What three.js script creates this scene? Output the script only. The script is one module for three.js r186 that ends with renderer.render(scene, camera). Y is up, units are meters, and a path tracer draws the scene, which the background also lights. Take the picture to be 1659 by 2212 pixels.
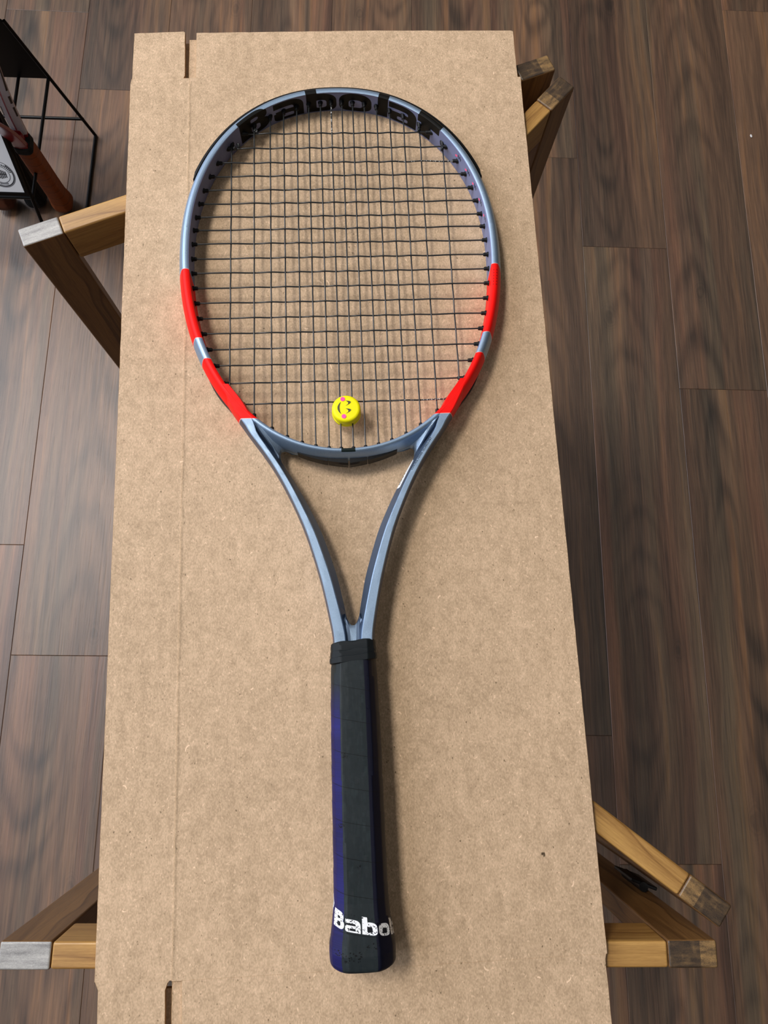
import * as THREE from 'three';
import { mergeGeometries as mergeAll, toCreasedNormals } from 'three/addons/utils/BufferGeometryUtils.js';
import { RoundedBoxGeometry } from 'three/addons/geometries/RoundedBoxGeometry.js';
import { RectAreaLightUniformsLib } from 'three/addons/lights/RectAreaLightUniformsLib.js';

// ------------------------------------------------------------------ camera, light, exposure
const scene = new THREE.Scene();
const renderer = new THREE.WebGLRenderer({ antialias: true });
renderer.toneMapping = THREE.LinearToneMapping;
renderer.toneMappingExposure = 0.93;
renderer.shadowMap.enabled = true;
RectAreaLightUniformsLib.init();
scene.background = new THREE.Color(0.5, 0.58, 0.7);

const camera = new THREE.PerspectiveCamera(71.5825, 1659 / 2212, 0.02, 30);
camera.position.set(0, 1.2458, 0);
camera.up.set(-0.01586, 0.21947, -0.97549);
camera.lookAt(0.03438, 1.2458 - 0.97492, -0.2199);

const KEY = { x: -2.1, z: -1.6, w: 0.9, l: 1.6, nits: 40 };   // large ceiling panel high over the left of the trestles
const FILL = { side: 13, nits: 2 };                                        // the left side panel, and weak fill panels added at the right
const DAY = { y0: 1.0, y1: 4.3, z0: -2.9, z1: 0.7, nits: 4.2 };    // tall daylight window in the left wall
const ROOM = { x0: -2.625, x1: 2.645, z0: -3.4, z1: 2.5, h: 4.95 };

// ------------------------------------------------------------------ helpers
const mergeGeometries = (list, groups = false) => mergeAll(list.map((g) => (g.index ? g.toNonIndexed() : g)), groups);
function rng(seed) { let a = seed >>> 0; return () => { a = (a + 0x6D2B79F5) >>> 0; let t = a; t = Math.imul(t ^ (t >>> 15), t | 1); t ^= t + Math.imul(t ^ (t >>> 7), t | 61); return ((t ^ (t >>> 14)) >>> 0) / 4294967296; }; }
function hash(x, y, s) { let h = Math.imul(x, 374761393) ^ Math.imul(y, 668265263) ^ Math.imul(s, 2246822519); h = Math.imul(h ^ (h >>> 13), 1274126177); h ^= h >>> 16; return (h >>> 0) / 4294967296; }
function noise(x, y, s = 0) {
  const xi = Math.floor(x), yi = Math.floor(y); let fx = x - xi, fy = y - yi;
  fx = fx * fx * (3 - 2 * fx); fy = fy * fy * (3 - 2 * fy);
  const a = hash(xi, yi, s), b = hash(xi + 1, yi, s), c = hash(xi, yi + 1, s), d = hash(xi + 1, yi + 1, s);
  return a + (b - a) * fx + (c - a) * fy + (a - b - c + d) * fx * fy;
}
function fbm(x, y, s = 0, o = 4) { let v = 0, a = 0.5, n = 0; for (let i = 0; i < o; i++) { v += a * noise(x, y, s + i * 17); n += a; a *= 0.5; x *= 2.03; y *= 2.03; } return v / n; }
const clamp = (v, a = 0, b = 1) => Math.min(b, Math.max(a, v));
const lerp = (a, b, t) => a + (b - a) * t;
const smooth = (a, b, v) => { const t = clamp((v - a) / (b - a)); return t * t * (3 - 2 * t); };
function dataTex(w, h, px, srgb = true) {           // px: Uint8Array w*h*4
  const t = new THREE.DataTexture(px, w, h, THREE.RGBAFormat);
  t.magFilter = THREE.LinearFilter; t.minFilter = THREE.LinearFilter; t.wrapS = t.wrapT = THREE.RepeatWrapping;
  if (srgb) t.colorSpace = THREE.SRGBColorSpace; t.needsUpdate = true; return t;
}
function canvasTex(w, h, draw) {
  const c = document.createElement('canvas'); c.width = w; c.height = h; draw(c.getContext('2d'), w, h);
  const t = new THREE.CanvasTexture(c); t.colorSpace = THREE.SRGBColorSpace; t.magFilter = THREE.LinearFilter; return t;
}
const counts = {};
function numbered(name) { const n = counts[name] = (counts[name] ?? -1) + 1; return n ? name + '_' + String(n).padStart(3, '0') : name; }
function shadows(m) { m.castShadow = m.receiveShadow = true; return m; }
function tag(o, label, category, group) { o.userData.label = label; o.userData.category = category; if (group) o.userData.group = group; return o; }
function thing(name, label, category, group) { const g = new THREE.Group(); g.name = numbered(name); scene.add(g); return tag(g, label, category, group); }
function part(name, geo, mat, parent, label) {
  const m = shadows(new THREE.Mesh(geo, mat)); m.name = name; let k = 0;
  while (parent.children.some((c) => c.name === m.name)) m.name = name + '_' + String(++k).padStart(3, '0');
  parent.add(m); if (label) m.userData.label = label; return m;
}
function structure(name, geo, mat) { const m = shadows(new THREE.Mesh(geo, mat)); m.name = name; m.userData.kind = 'structure'; scene.add(m); return m; }
function loft(rows, { closedRing = false, closedPath = false, uv, crease = 0.45, capA = false, capB = false } = {}) {
  const R = closedPath ? [...rows, rows[0]] : rows, n = R.length, M = R[0].length, m = closedRing ? M + 1 : M, pos = [], uvs = [], idx = [];
  for (let i = 0; i < n; i++) for (let j = 0; j < m; j++) { const p = R[i][j % M]; pos.push(p.x, p.y, p.z); const w = uv ? uv(i, j, p) : [i / (n - 1), j / (m - 1)]; uvs.push(w[0], w[1]); }
  for (let i = 0; i < n - 1; i++) for (let j = 0; j < m - 1; j++) { const a = i * m + j, b = a + 1, c = a + m, d = c + 1; idx.push(a, c, b, b, c, d); }
  const cap = (i, flip) => { const c = pos.length / 3, s = new THREE.Vector3(); R[i].forEach((p) => s.add(p)); s.multiplyScalar(1 / M); pos.push(s.x, s.y, s.z); const w = uv ? uv(i, 0, s) : [0, 0]; uvs.push(w[0], w[1]); for (let j = 0; j < m - 1; j++) flip ? idx.push(c, i * m + j + 1, i * m + j) : idx.push(c, i * m + j, i * m + j + 1); };
  if (capA) cap(0, false); if (capB) cap(n - 1, true);
  const g = new THREE.BufferGeometry();
  g.setAttribute('position', new THREE.Float32BufferAttribute(pos, 3)); g.setAttribute('uv', new THREE.Float32BufferAttribute(uvs, 2)); g.setIndex(idx);
  return toCreasedNormals(g, crease);
}
function sweptSmooth(rows, hard, uv) {                           // a ring-shaped section swept along rows: smooth normals except across the listed section edges
  const n = rows.length, M = rows[0].length, cols = []; for (let j = 0; j <= M; j++) { cols.push(j); if (hard.includes(j % M) && j > 0 && j < M) cols.push(j); }
  const m = cols.length, pos = [], uvs = [], idx = [];
  rows.forEach((r, i) => cols.forEach((j) => { const p = r[j % M]; pos.push(p.x, p.y, p.z); uvs.push(...uv(i, j)); }));
  for (let i = 0; i < n - 1; i++) for (let c = 0; c < m - 1; c++) { if (cols[c] === cols[c + 1]) continue; const a = i * m + c, b = a + 1, d = a + m, e = d + 1; idx.push(a, d, b, b, d, e); }
  const g = new THREE.BufferGeometry(); g.setAttribute('position', new THREE.Float32BufferAttribute(pos, 3)); g.setAttribute('uv', new THREE.Float32BufferAttribute(uvs, 2)); g.setIndex(idx); g.computeVertexNormals(); return g;
}
function interp(table, x) {      // table rows [x, a, b, ...] with x falling or rising
  const up = table[1][0] > table[0][0]; let i = 0;
  while (i < table.length - 2 && (up ? x > table[i + 1][0] : x < table[i + 1][0])) i++;
  const t = clamp((x - table[i][0]) / (table[i + 1][0] - table[i][0]));
  const p0 = table[Math.max(0, i - 1)], p1 = table[i], p2 = table[i + 1], p3 = table[Math.min(table.length - 1, i + 2)];
  return p1.slice(1).map((v, k) => { k++;   // monotone enough cubic
    const m1 = (p2[k] - p0[k]) / ((p2[0] - p0[0]) || 1) * (p2[0] - p1[0]), m2 = (p3[k] - p1[k]) / ((p3[0] - p1[0]) || 1) * (p2[0] - p1[0]), t2 = t * t, t3 = t2 * t;
    return (2 * t3 - 3 * t2 + 1) * p1[k] + (t3 - 2 * t2 + t) * m1 + (-2 * t3 + 3 * t2) * p2[k] + (t3 - t2) * m2; });
}

// ------------------------------------------------------------------ setting: room
const wallMat = new THREE.MeshStandardMaterial({ color: 0x5c5954, roughness: 0.9 });
const ceilMat = new THREE.MeshStandardMaterial({ color: 0x6b6965, roughness: 0.95 });
{
  const { x0, x1, z0, z1, h } = ROOM, T = 0.12, cx = (x0 + x1) / 2, cz = (z0 + z1) / 2;
  const box = (w, hh, d, x, y, z) => new THREE.BoxGeometry(w, hh, d).translate(x, y, z);
  const D = DAY, X = x0 - T / 2;
  structure('wall_left', mergeGeometries([box(T, D.y0 + 0.05, z1 - z0 + 2 * T, X, (D.y0 - 0.05) / 2, cz), box(T, h + 0.05 - D.y1, z1 - z0 + 2 * T, X, (h + 0.05 + D.y1) / 2, cz), box(T, D.y1 - D.y0, D.z0 - z0 + T, X, (D.y0 + D.y1) / 2, (D.z0 + z0 - T) / 2), box(T, D.y1 - D.y0, z1 + T - D.z1, X, (D.y0 + D.y1) / 2, (D.z1 + z1 + T) / 2)]), wallMat);
  const win = new THREE.Group(); win.name = 'window_1'; win.userData.kind = 'structure'; scene.add(win); win.position.set(X, D.y0, (D.z0 + D.z1) / 2);
  const wl = D.z1 - D.z0, wh = D.y1 - D.y0, white = new THREE.MeshStandardMaterial({ color: 0xd8d8d4, roughness: 0.5 });
  part('window_frame', mergeGeometries([box(0.06, 0.05, wl, 0, 0.025, 0), box(0.06, 0.05, wl, 0, wh - 0.025, 0), box(0.06, wh - 0.1, 0.05, 0, wh / 2, wl / 2 - 0.025), box(0.06, wh - 0.1, 0.05, 0, wh / 2, 0.025 - wl / 2), box(0.05, wh - 0.1, 0.04, 0, wh / 2, 0)]), white, win);
  for (const k of [-1, 1]) part('pane', box(0.006, wh - 0.1, wl / 2 - 0.07, 0, wh / 2, k * (wl / 4 - 0.0025)), new THREE.MeshPhysicalMaterial({ color: 0xffffff, transmission: 1, thickness: 0, roughness: 0.02 }), win);
  const day = new THREE.RectAreaLight(0xe9eeff, D.nits, wl - 0.1, wh - 0.1); day.position.set(0.05, wh / 2, 0); day.rotation.y = -Math.PI / 2; win.add(day);
  structure('wall_right', box(T, h + 0.1, z1 - z0 + 2 * T, x1 + T / 2, h / 2, cz), wallMat);
  structure('wall_back', box(x1 - x0, h + 0.1, T, cx, h / 2, z0 - T / 2), wallMat);
  structure('wall_front', box(x1 - x0, h + 0.1, T, cx, h / 2, z1 + T / 2), wallMat);
  structure('ceiling', box(x1 - x0 + 2 * T, T, z1 - z0 + 2 * T, cx, h + 0.05 + T / 2 + 0.001, cz), ceilMat);
}

// ------------------------------------------------------------------ ceiling lights
{
  const glow = (k) => new THREE.MeshStandardMaterial({ color: 0xffffff, emissive: 0xffffff, emissiveIntensity: k, roughness: 0.6 });
  const frameMat = new THREE.MeshStandardMaterial({ color: 0xe8e8e6, roughness: 0.5 });
  const panel = (x, z, w, l, nits, color, label) => {
    const t = thing('ceiling_light', label, 'light', 'ceiling panels'); t.position.set(x, ROOM.h + 0.05, z);
    const b = 0.02, H = 0.03;
    part('frame', mergeGeometries([new THREE.BoxGeometry(w + 2 * b, H, b).translate(0, -H / 2, l / 2 + b / 2), new THREE.BoxGeometry(w + 2 * b, H, b).translate(0, -H / 2, -l / 2 - b / 2), new THREE.BoxGeometry(b, H, l).translate(w / 2 + b / 2, -H / 2, 0), new THREE.BoxGeometry(b, H, l).translate(-w / 2 - b / 2, -H / 2, 0)]), frameMat, t);
    part('diffuser', new THREE.BoxGeometry(w, 0.012, l).translate(0, -0.016, 0), glow(1.5), t);
    const L = new THREE.RectAreaLight(color, nits, w, l); L.position.set(0, -0.034, 0); L.rotation.x = -Math.PI / 2; t.add(L);
  };
  panel(KEY.x, KEY.z, KEY.w, KEY.l, KEY.nits, 0xfff8f0, 'bright ceiling panel light above the left side of the trestles');
  panel(-2.25, 1.95, 0.55, 0.9, FILL.side, 0xf4f8ff, 'ceiling panel light at the left, nearest the front wall');
  panel(1.5, -2.2, 0.6, 1.2, FILL.nits, 0xfff6e8, 'added dim fill panel on the ceiling at the right, nearest the back wall');  // both right-hand panels are unseen and added only for fill
  panel(1.5, 1.5, 0.6, 1.2, FILL.nits, 0xfff6e8, 'added dim fill panel on the ceiling at the right, nearest the front wall');
}

// ------------------------------------------------------------------ floor: vinyl planks, each its own mesh
const PW = 0.17, PL = 1.1335;
{
  const W = 256, H = 1536, variants = [];
  for (let v = 0; v < 8; v++) {
    const r = rng(900 + v * 31), px = new Uint8Array(W * H * 4), bp = new Uint8Array(W * H * 4), s = 100 + v * 53;
    const arches = []; for (let k = 0; k < 3; k++) arches.push({ cx: 0.03 + r() * 0.11, cy: (k + 0.2 + 0.6 * r()) * PL / 3, w: 0.022 + r() * 0.02, L: 0.10 + r() * 0.12, s: r() < 0.5 ? 1 : -1, a: 0.6 + 0.6 * r() });
    const knots = []; for (let k = 0; k < 2; k++) knots.push({ cx: 0.03 + r() * 0.11, cy: r() * PL, w: 0.006 + r() * 0.008 });
    const tone = (r() - 0.5) * 0.16;
    for (let j = 0; j < H; j++) for (let i = 0; i < W; i++) {
      const x = i / W * PW, y = j / H * PL;
      const wx = (fbm(x * 9, y * 2.2, s, 3) - 0.5) * 0.05;
      let t = fbm((x + wx) * 34, y * 1.1, s + 5, 4);                       // broad streaks
      t = 0.5 + (t - 0.5) * 1.35;
      let streak = fbm((x + wx * 0.6) * 130, y * 2.4, s + 9, 3) - 0.5;     // narrow streaks
      const fine = 0.6 * (noise(x * 900, y * 14, s + 13) - 0.5) + 0.8 * (fbm((x + wx * 0.4) * 420, y * 22, s + 31, 2) - 0.5), pore = noise(x * 1500, y * 40, s + 21);
      let arch = 0;
      for (const a of arches) {
        const dx = (x + wx * 0.5 - a.cx) / a.w, dy = (y - a.cy) / a.L * a.s, m = Math.exp(-dx * dx * 0.55) * smooth(-1.3, -0.6, dy) * (1 - smooth(0.5, 2.0, dy));
        const q = dy + dx * dx * 0.42 + (fbm(x * 40, y * 9, s + 3, 2) - 0.5) * 0.35;
        arch += m * a.a * (Math.pow(0.5 + 0.5 * Math.sin(q * 9.5), 2.2) - 0.28);
      }
      let kn = 0; for (const k of knots) { const dx = (x - k.cx) / k.w, dy = (y - k.cy) / (k.w * 1.7), d = dx * dx + dy * dy + (fbm(x * 90, y * 60, s + 8, 2) - 0.5) * 1.2; kn += Math.exp(-Math.max(0, d) * 0.5) * (0.7 + 0.3 * Math.sin(d * 6)); }
      let b = 0.56 + tone + (t - 0.5) * 0.5 + streak * 0.38 + fine * 0.29 - arch * 0.24 - kn * 0.22;
      b -= pore > 0.86 ? 0.07 : 0;
      const grey = smooth(0.5, 0.8, fbm((x + wx) * 26, y * 0.8, s + 40, 3)), red = smooth(0.5, 0.8, fbm((x + wx) * 30, y * 1.3, s + 60, 3));
      b = clamp(b, 0.05, 1); const gold = smooth(0.05, 0.3, streak) * smooth(0.45, 0.6, t);
      const o = (j * W + i) * 4, k = 0.25 + 0.62 * b;
      px[o] = clamp((160 + 4 * red - 9 * grey + 6 * gold) * k, 0, 255); px[o + 1] = clamp((121 - 4 * red + 4 * grey) * k, 0, 255); px[o + 2] = clamp((89 - 2 * red + 6 * grey + 5 * (1 - b) - 7 * gold) * k, 0, 255); px[o + 3] = 255;
      const g = clamp(128 + fine * 150 + streak * 90 - (pore > 0.82 ? 60 : 0), 0, 255); bp[o] = bp[o + 1] = bp[o + 2] = g; bp[o + 3] = 255;
    }
    const map = dataTex(W, H, px), bump = dataTex(W, H, bp, false);
    variants.push(new THREE.MeshPhysicalMaterial({ map, bumpMap: bump, bumpScale: 0.0003, roughness: 0.46, ior: 1.62 }));
  }
  const floor = structure('floor', new THREE.BoxGeometry(ROOM.x1 - ROOM.x0, 0.02, ROOM.z1 - ROOM.z0).translate((ROOM.x0 + ROOM.x1) / 2, -0.0185, (ROOM.z0 + ROOM.z1) / 2), new THREE.MeshStandardMaterial({ color: 0x2a2320, roughness: 0.9 }));
  // one plank shape: a chamfered slab, the length along z; uv u across, v along
  const plankGeo = (len, v0) => {
    const c = 0.0007, hw = PW / 2 - 0.00015, hl = len / 2 - 0.00015, h = 0.0085;
    const ring = (d, y) => [[-hw + d, -hl + d], [hw - d, -hl + d], [hw - d, hl - d], [-hw + d, hl - d]].map(([x, z]) => new THREE.Vector3(x, y, z));
    return loft([ring(0, -h), ring(0, -c * 0.8), ring(c, 0)].map((r) => r.reverse()), { closedRing: true, crease: 0.3, capB: true, uv: (i, j, p) => [p.x / PW + 0.5, v0 + (p.z + len / 2) / PL] });
  };
  const full = plankGeo(PL, 0), r = rng(77);
  // where the end joints of each row lie, read off the floor: row 0 starts at x = -0.585
  const joint = { '-1': -0.212, 0: -0.023, 1: -0.60, 2: -0.30, 3: -0.05, 4: -0.72, 5: -1.031, 6: -0.829, 7: -0.531, 8: -0.285 };
  const pick = { '-1': [2, 5, 1, 3], 0: [4, 0, 6, 2], 5: [1, 7, 3, 5], 6: [3, 1, 0, 4], 7: [6, 2, 5, 1], 8: [0, 4, 7, 2] };
  for (let row = -12; row <= 18; row++) {
    const x = -0.585 + (row + 0.5) * PW; if (x + PW / 2 > ROOM.x1 + 0.01) break;
    let z = (joint[row] ?? r() * PL) + 4 * PL; while (z > ROOM.z0) z -= PL;
    for (let k = 0; z < ROOM.z1 - 0.002; k++, z += PL) {
      const a = Math.max(z, ROOM.z0), b = Math.min(z + PL, ROOM.z1); if (b - a < 0.004) continue;
      const cut = b - a < PL - 1e-6, v = pick[row] ? pick[row][k % 4] : Math.floor(r() * 8);
      const m = part('plank', cut ? plankGeo(b - a, (a - z) / PL) : full, variants[v], floor);
      m.position.set(x, 0, (a + b) / 2);
    }
  }
}
// ------------------------------------------------------------------ the flattened carton the racquet lies on
const TOP = 0.71, YAW_BOX = THREE.MathUtils.degToRad(2.94), YAW_RACQUET = THREE.MathUtils.degToRad(2.85);
const SHEET = 0.0034;                                         // one corrugated sheet
{
  const W = 2048, H = 2048, X0 = -0.2, Y0 = -0.42, XW = 0.37, YH = 0.84, r = rng(4242);
  const px = new Uint8Array(W * H * 4), bp = new Uint8Array(W * H * 4), val = new Float32Array(W * H), hgt = new Float32Array(W * H);
  for (let j = 0; j < H; j++) for (let i = 0; i < W; i++) {
    const x = i / W * XW + X0, y = j / H * YH + Y0;
    const big = fbm(x * 22, y * 16, 3, 3) - 0.5, mid = fbm(x * 190, y * 150, 9, 3) - 0.5, fine = noise(x * 1300, y * 900, 15) - 0.5, grit = noise(x * 2300, y * 1500, 19) - 0.5;
    const flute = Math.sin(y * 2 * Math.PI / 0.0075) * 0.004 + Math.sin(x * 2 * Math.PI / 0.013 + fbm(x * 8, y * 3, 4, 2) * 5) * 0.006;
    val[j * W + i] = big * 0.07 + mid * 0.13 + fine * 0.14 + grit * 0.10 + flute;
    hgt[j * W + i] = mid * 0.5 + fine * 0.6 + grit * 0.5;
  }
  const stamp = (x, y, len, ang, wid, amt, bump) => {            // a fibre or a fleck, in metres
    const n = Math.ceil(len * 9000) + 2, bend = (r() - 0.5) * 1.6;
    for (let k = 0; k <= n; k++) {
      const t = k / n - 0.5, a = ang + bend * t, cx = x + Math.cos(a) * len * t, cy = y + Math.sin(a) * len * t;
      const ix = (cx - X0) / XW * W, iy = (cy - Y0) / YH * H, rx = wid / XW * W / 2, ry = wid / YH * H / 2;
      for (let v = Math.floor(iy - ry); v <= iy + ry; v++) for (let u = Math.floor(ix - rx); u <= ix + rx; u++) if (u >= 0 && v >= 0 && u < W && v < H) { val[v * W + u] = Math.abs(amt) > 0.2 ? lerp(val[v * W + u], amt, 0.6) : val[v * W + u] + amt * 0.3; hgt[v * W + u] += bump * 0.4; }
    }
  };
  for (let k = 0; k < 9000; k++) stamp(X0 + r() * XW, Y0 + r() * YH, 0.0006 + r() * r() * 0.003, r() * 6.28, 0.00025 + r() * 0.00015, 0.02 + 0.06 * r(), 0.12);
  for (let k = 0; k < 50; k++) stamp(X0 + r() * XW, Y0 + r() * YH, 0.0015 + r() * r() * 0.004, r() * 6.28, 0.0003 + r() * 0.0003, 0.21 + 0.06 * r(), 0.4);
  for (let k = 0; k < 2200; k++) stamp(X0 + r() * XW, Y0 + r() * YH, 0.0002 + r() * r() * 0.0009, r() * 6.28, 0.0002 + r() * 0.0001, -0.12 - 0.08 * r(), -0.2);
  for (let k = 0; k < 130; k++) stamp(X0 + r() * XW, Y0 + r() * YH, 0.0003 + r() * 0.0005, r() * 6.28, 0.0003 + r() * 0.0002, -0.38, -0.4);
  stamp(0.1175, -0.3, 0.0016, 0.3, 0.0010, -0.6, -0.4);          // the dark fleck right of the handle
  stamp(0.1185, -0.301, 0.0012, 1.3, 0.0008, -0.55, -0.4);
  // soft scored lines where the walls fold: slightly rubbed stripes
  const line = (f, amt, wid, b) => { for (let q = 0; q < H * 2; q++) { const p = f(q / (H * 2)); if (!p) continue; const ix = (p[0] - X0) / XW * W, iy = (p[1] - Y0) / YH * H, w = wid / XW * W; for (let u = Math.floor(ix - w); u <= ix + w; u++) { const v = Math.floor(iy); if (u >= 0 && v >= 0 && u < W && v < H) { const k = Math.max(0, 1 - Math.abs(u + 0.5 - ix) / w) * 0.5; val[v * W + u] += amt * k; hgt[v * W + u] += b * k; } } } };
  line((t) => { const y = -0.365 + t * 0.712; return [-0.1378 + (fbm(y * 60, 1, 7, 3) - 0.5) * 0.0016, y]; }, -0.10, 0.0013, -0.7);
  line((t) => { const y = -0.365 + t * 0.712; return [-0.1395, y]; }, 0.05, 0.0014, 0.5);
  for (let j = 0; j < H; j++) for (let i = 0; i < W; i++) {
    const o = (j * W + i) * 4, k = 1 + val[j * W + i];
    px[o] = clamp(194 * k, 0, 255); px[o + 1] = clamp(166 * Math.pow(k, 1.06), 0, 255); px[o + 2] = clamp(134 * Math.pow(k, 1.22), 0, 255); px[o + 3] = 255;
    bp[o] = bp[o + 1] = bp[o + 2] = clamp(128 + hgt[j * W + i] * 70, 0, 255); bp[o + 3] = 255;
  }
  const map = dataTex(W, H, px), bump = dataTex(W, H, bp, false);
  for (const t of [map, bump]) { t.wrapS = t.wrapT = THREE.ClampToEdgeWrapping; t.repeat.set(1 / XW, 1 / YH); t.offset.set(-X0 / XW, -Y0 / YH); }
  const kraft = new THREE.MeshPhysicalMaterial({ map, bumpMap: bump, bumpScale: 0.00012, roughness: 0.68, specularIntensity: 0.7 });
  const edge = new THREE.MeshStandardMaterial({ color: 0xb18d63, roughness: 0.95 });
  const box = thing('flattened_cardboard_box', 'large flattened brown cardboard box lying across the two wooden trestles', 'cardboard box');
  box.position.set(0, 0, -0.17); box.rotation.y = YAW_BOX;
  const r2 = rng(99);
  const rough = (pts, amp = 0.00014) => {                        // a cut edge of board is never quite straight
    const out = []; for (let i = 0; i < pts.length; i++) { const a = pts[i], b = pts[(i + 1) % pts.length], L = Math.hypot(b[0] - a[0], b[1] - a[1]), n = Math.max(1, Math.min(90, Math.round(L / 0.006))); for (let k = 0; k < n; k++) { const t = k / n, j = k ? (r2() - 0.5) * 2 * amp : 0, nx = -(b[1] - a[1]) / (L || 1), ny = (b[0] - a[0]) / (L || 1); out.push(new THREE.Vector2(lerp(a[0], b[0], t) + nx * j, lerp(a[1], b[1], t) + ny * j)); } } return out; };
  const sheet = (name, pts, y, bev = 0.00018) => {
    const g = new THREE.ExtrudeGeometry(new THREE.Shape(rough(pts.map((p) => [p[0] / 1000, p[1] / 1000]))), { depth: SHEET - 2 * bev, bevelEnabled: true, bevelThickness: bev, bevelSize: bev, bevelOffset: -bev, bevelSegments: 2, curveSegments: 8 });
    g.rotateX(-Math.PI / 2); g.translate(0, y + bev, 0);
    return part(name, g, [kraft, edge], box);
  };
  const y1 = TOP - SHEET, y0 = TOP - 2 * SHEET;
  // upper layer: walls and flaps, butting at the scored folds
  sheet('main_wall', [[-139.4, -365.8], [156.1, -365.8], [157.4, 340], [157.6, 349.2], [-139.1, 350.6]], y1);
  sheet('side_wall', [[-190.1, -363.5], [-189.9, 60], [-190.5, 344.5], [-189.6, 349.6], [-138.0, 350.1], [-138.2, -365.4]], y1 - 0.00006);
  sheet('end_flap', [[-133.7, 348.9], [154.9, 347.9], [154.7, 360], [154.8, 399.2], [152.6, 400], [20, 400.4], [-133.6, 398.5]], y1 - 0.00006);
  sheet('dust_flap', [[-189.2, 348.6], [-144.6, 349.2], [-143.2, 352.5], [-143.8, 399], [-145, 400.1], [-188.8, 398.2]], y1 - 0.0001);
  sheet('end_flap', [[-132.6, -365.0], [155.6, -365.0], [154.5, -369], [154.5, -413], [-131.6, -413], [-132.4, -385]], y1 - 0.00006);
  sheet('dust_flap', [[-190, -362.8], [-187.6, -368.5], [-186.6, -413], [-142.8, -413], [-143.5, -371], [-142, -366.8], [-140.2, -364.8]], y1 - 0.0001);
  // lower layer, seen only in the slots
  sheet('back_wall', [[-139.9, -413], [155, -413], [155.5, 394.4], [-140.6, 394.4]], y0, 0.0003);
  sheet('added_slot_backing', [[-150, -412], [-133, -412], [-133, -372], [-150, -372]], y0 - SHEET, 0.0003);  // added backing strips under the slots, so the gaps look dark
  sheet('added_slot_backing', [[-150, 353], [-133, 353], [-133, 394], [-150, 394]], y0 - SHEET, 0.0003);
  sheet('back_side_wall', [[-188.6, -412], [-144.5, -412], [-144.5, 397], [-187.5, 396.4]], y0, 0.0003);
}

// ------------------------------------------------------------------ the racquet
// Racquet axes: x across, y up from the mid-plane, -z from butt to tip; P takes millimetres (across, along, up).
const P = (x, a, z) => new THREE.Vector3(x / 1000, z / 1000, -a / 1000);
const YC = 522;                                                // widest point of the head, from the butt
const CURVE = {                                                // half-width, reach to the tip, reach to the throat
  E: [131, 156.5, 178.5], F1: [127, 152.6, 175], F2: [122.6, 147.7, 172.3], I: [121.6, 148.3, 172],
};
const headPoint = (c, phi, off = 0) => {
  const [a, bt, bb] = CURVE[c], s = Math.sin(phi), co = Math.cos(phi), n = s > 0 ? 2.15 : 2.1;
  const x = a * Math.sign(co) * Math.pow(Math.abs(co), 2 / n), y = YC + (s > 0 ? bt : bb) * Math.sign(s) * Math.pow(Math.abs(s), 2 / n);
  if (!off) return [x, y];
  const e = 0.01, p = headPoint(c, phi - e), q = headPoint(c, phi + e), tx = q[0] - p[0], ty = q[1] - p[1], l = Math.hypot(tx, ty) || 1;
  return [x + ty / l * off, y - tx / l * off];
};
const headX = (c, y) => { const [a, bt, bb] = CURVE[c], up = y > YC, n = up ? 2.15 : 2.1, q = Math.abs(y - YC) / (up ? bt : bb); return q >= 1 ? 0 : a * Math.pow(1 - Math.pow(q, n), 1 / n); };
const headY = (c, x, up) => { const [a, bt, bb] = CURVE[c], n = up ? 2.15 : 2.1, q = Math.abs(x) / a; return YC + (up ? bt : -bb) * Math.pow(1 - Math.pow(Math.min(q, 1), n), 1 / n); };
const phiAtY = (c, y, right) => { const [, bt, bb] = CURVE[c], up = y > YC, n = up ? 2.15 : 2.1, q = Math.min(1, Math.abs(y - YC) / (up ? bt : bb)), s = Math.pow(q, n / 2) * (up ? 1 : -1), p = Math.asin(s); return right ? p : Math.PI - p; };
// cross-section of the hoop: [curve, blend to next curve, height, place round the section]
const SEC = [['F2', 0, -11, 0], ['I', 0, -10.3, 1], ['I', 0, 10.2, 21.6], ['F2', 0, 10.7, 22.8], ['F2F1', 0.35, 11.15, 24.4], ['F2F1', 0.7, 10.95, 26], ['F1', 0, 10.1, 27.4], ['F1E', 0.3, 8.2, 29.5], ['F1E', 0.76, 4.6, 34], ['E', 0, 1.2, 38], ['E', 0, -1.2, 40.4], ['F1E', 0.72, -5.2, 45], ['F1', 0, -10.6, 51]];
const SECLEN = 56;
const secPoint = (k, phi) => { const [c, t, z] = SEC[k]; let p; if (c.length > 2) { const a = headPoint(c.slice(0, 2), phi), b = headPoint(c.slice(2), phi); p = [lerp(a[0], b[0], t), lerp(a[1], b[1], t)]; } else p = headPoint(c, phi); return [p[0], p[1], z]; };
const SPLIT = THREE.MathUtils.degToRad(6);
const arcTable = (from, to, n = 400) => { const T = [[from, 0]]; let l = 0, p = headPoint('I', from); for (let i = 1; i <= n; i++) { const f = lerp(from, to, i / n), q = headPoint('I', f); l += Math.hypot(q[0] - p[0], q[1] - p[1]); p = q; T.push([f, l]); } return T; };
const UP_ARC = arcTable(Math.PI - SPLIT, SPLIT), LOW_ARC = arcTable(SPLIT, -Math.PI - SPLIT);   // both run left to right / round by the throat
const arcU = (T, phi) => { const L = T[T.length - 1][1], f = (phi - T[0][0]) / (T[T.length - 1][0] - T[0][0]) * (T.length - 1), i = clamp(Math.floor(f), 0, T.length - 2); return lerp(T[i][1], T[i + 1][1], f - i) / L; };
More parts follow.
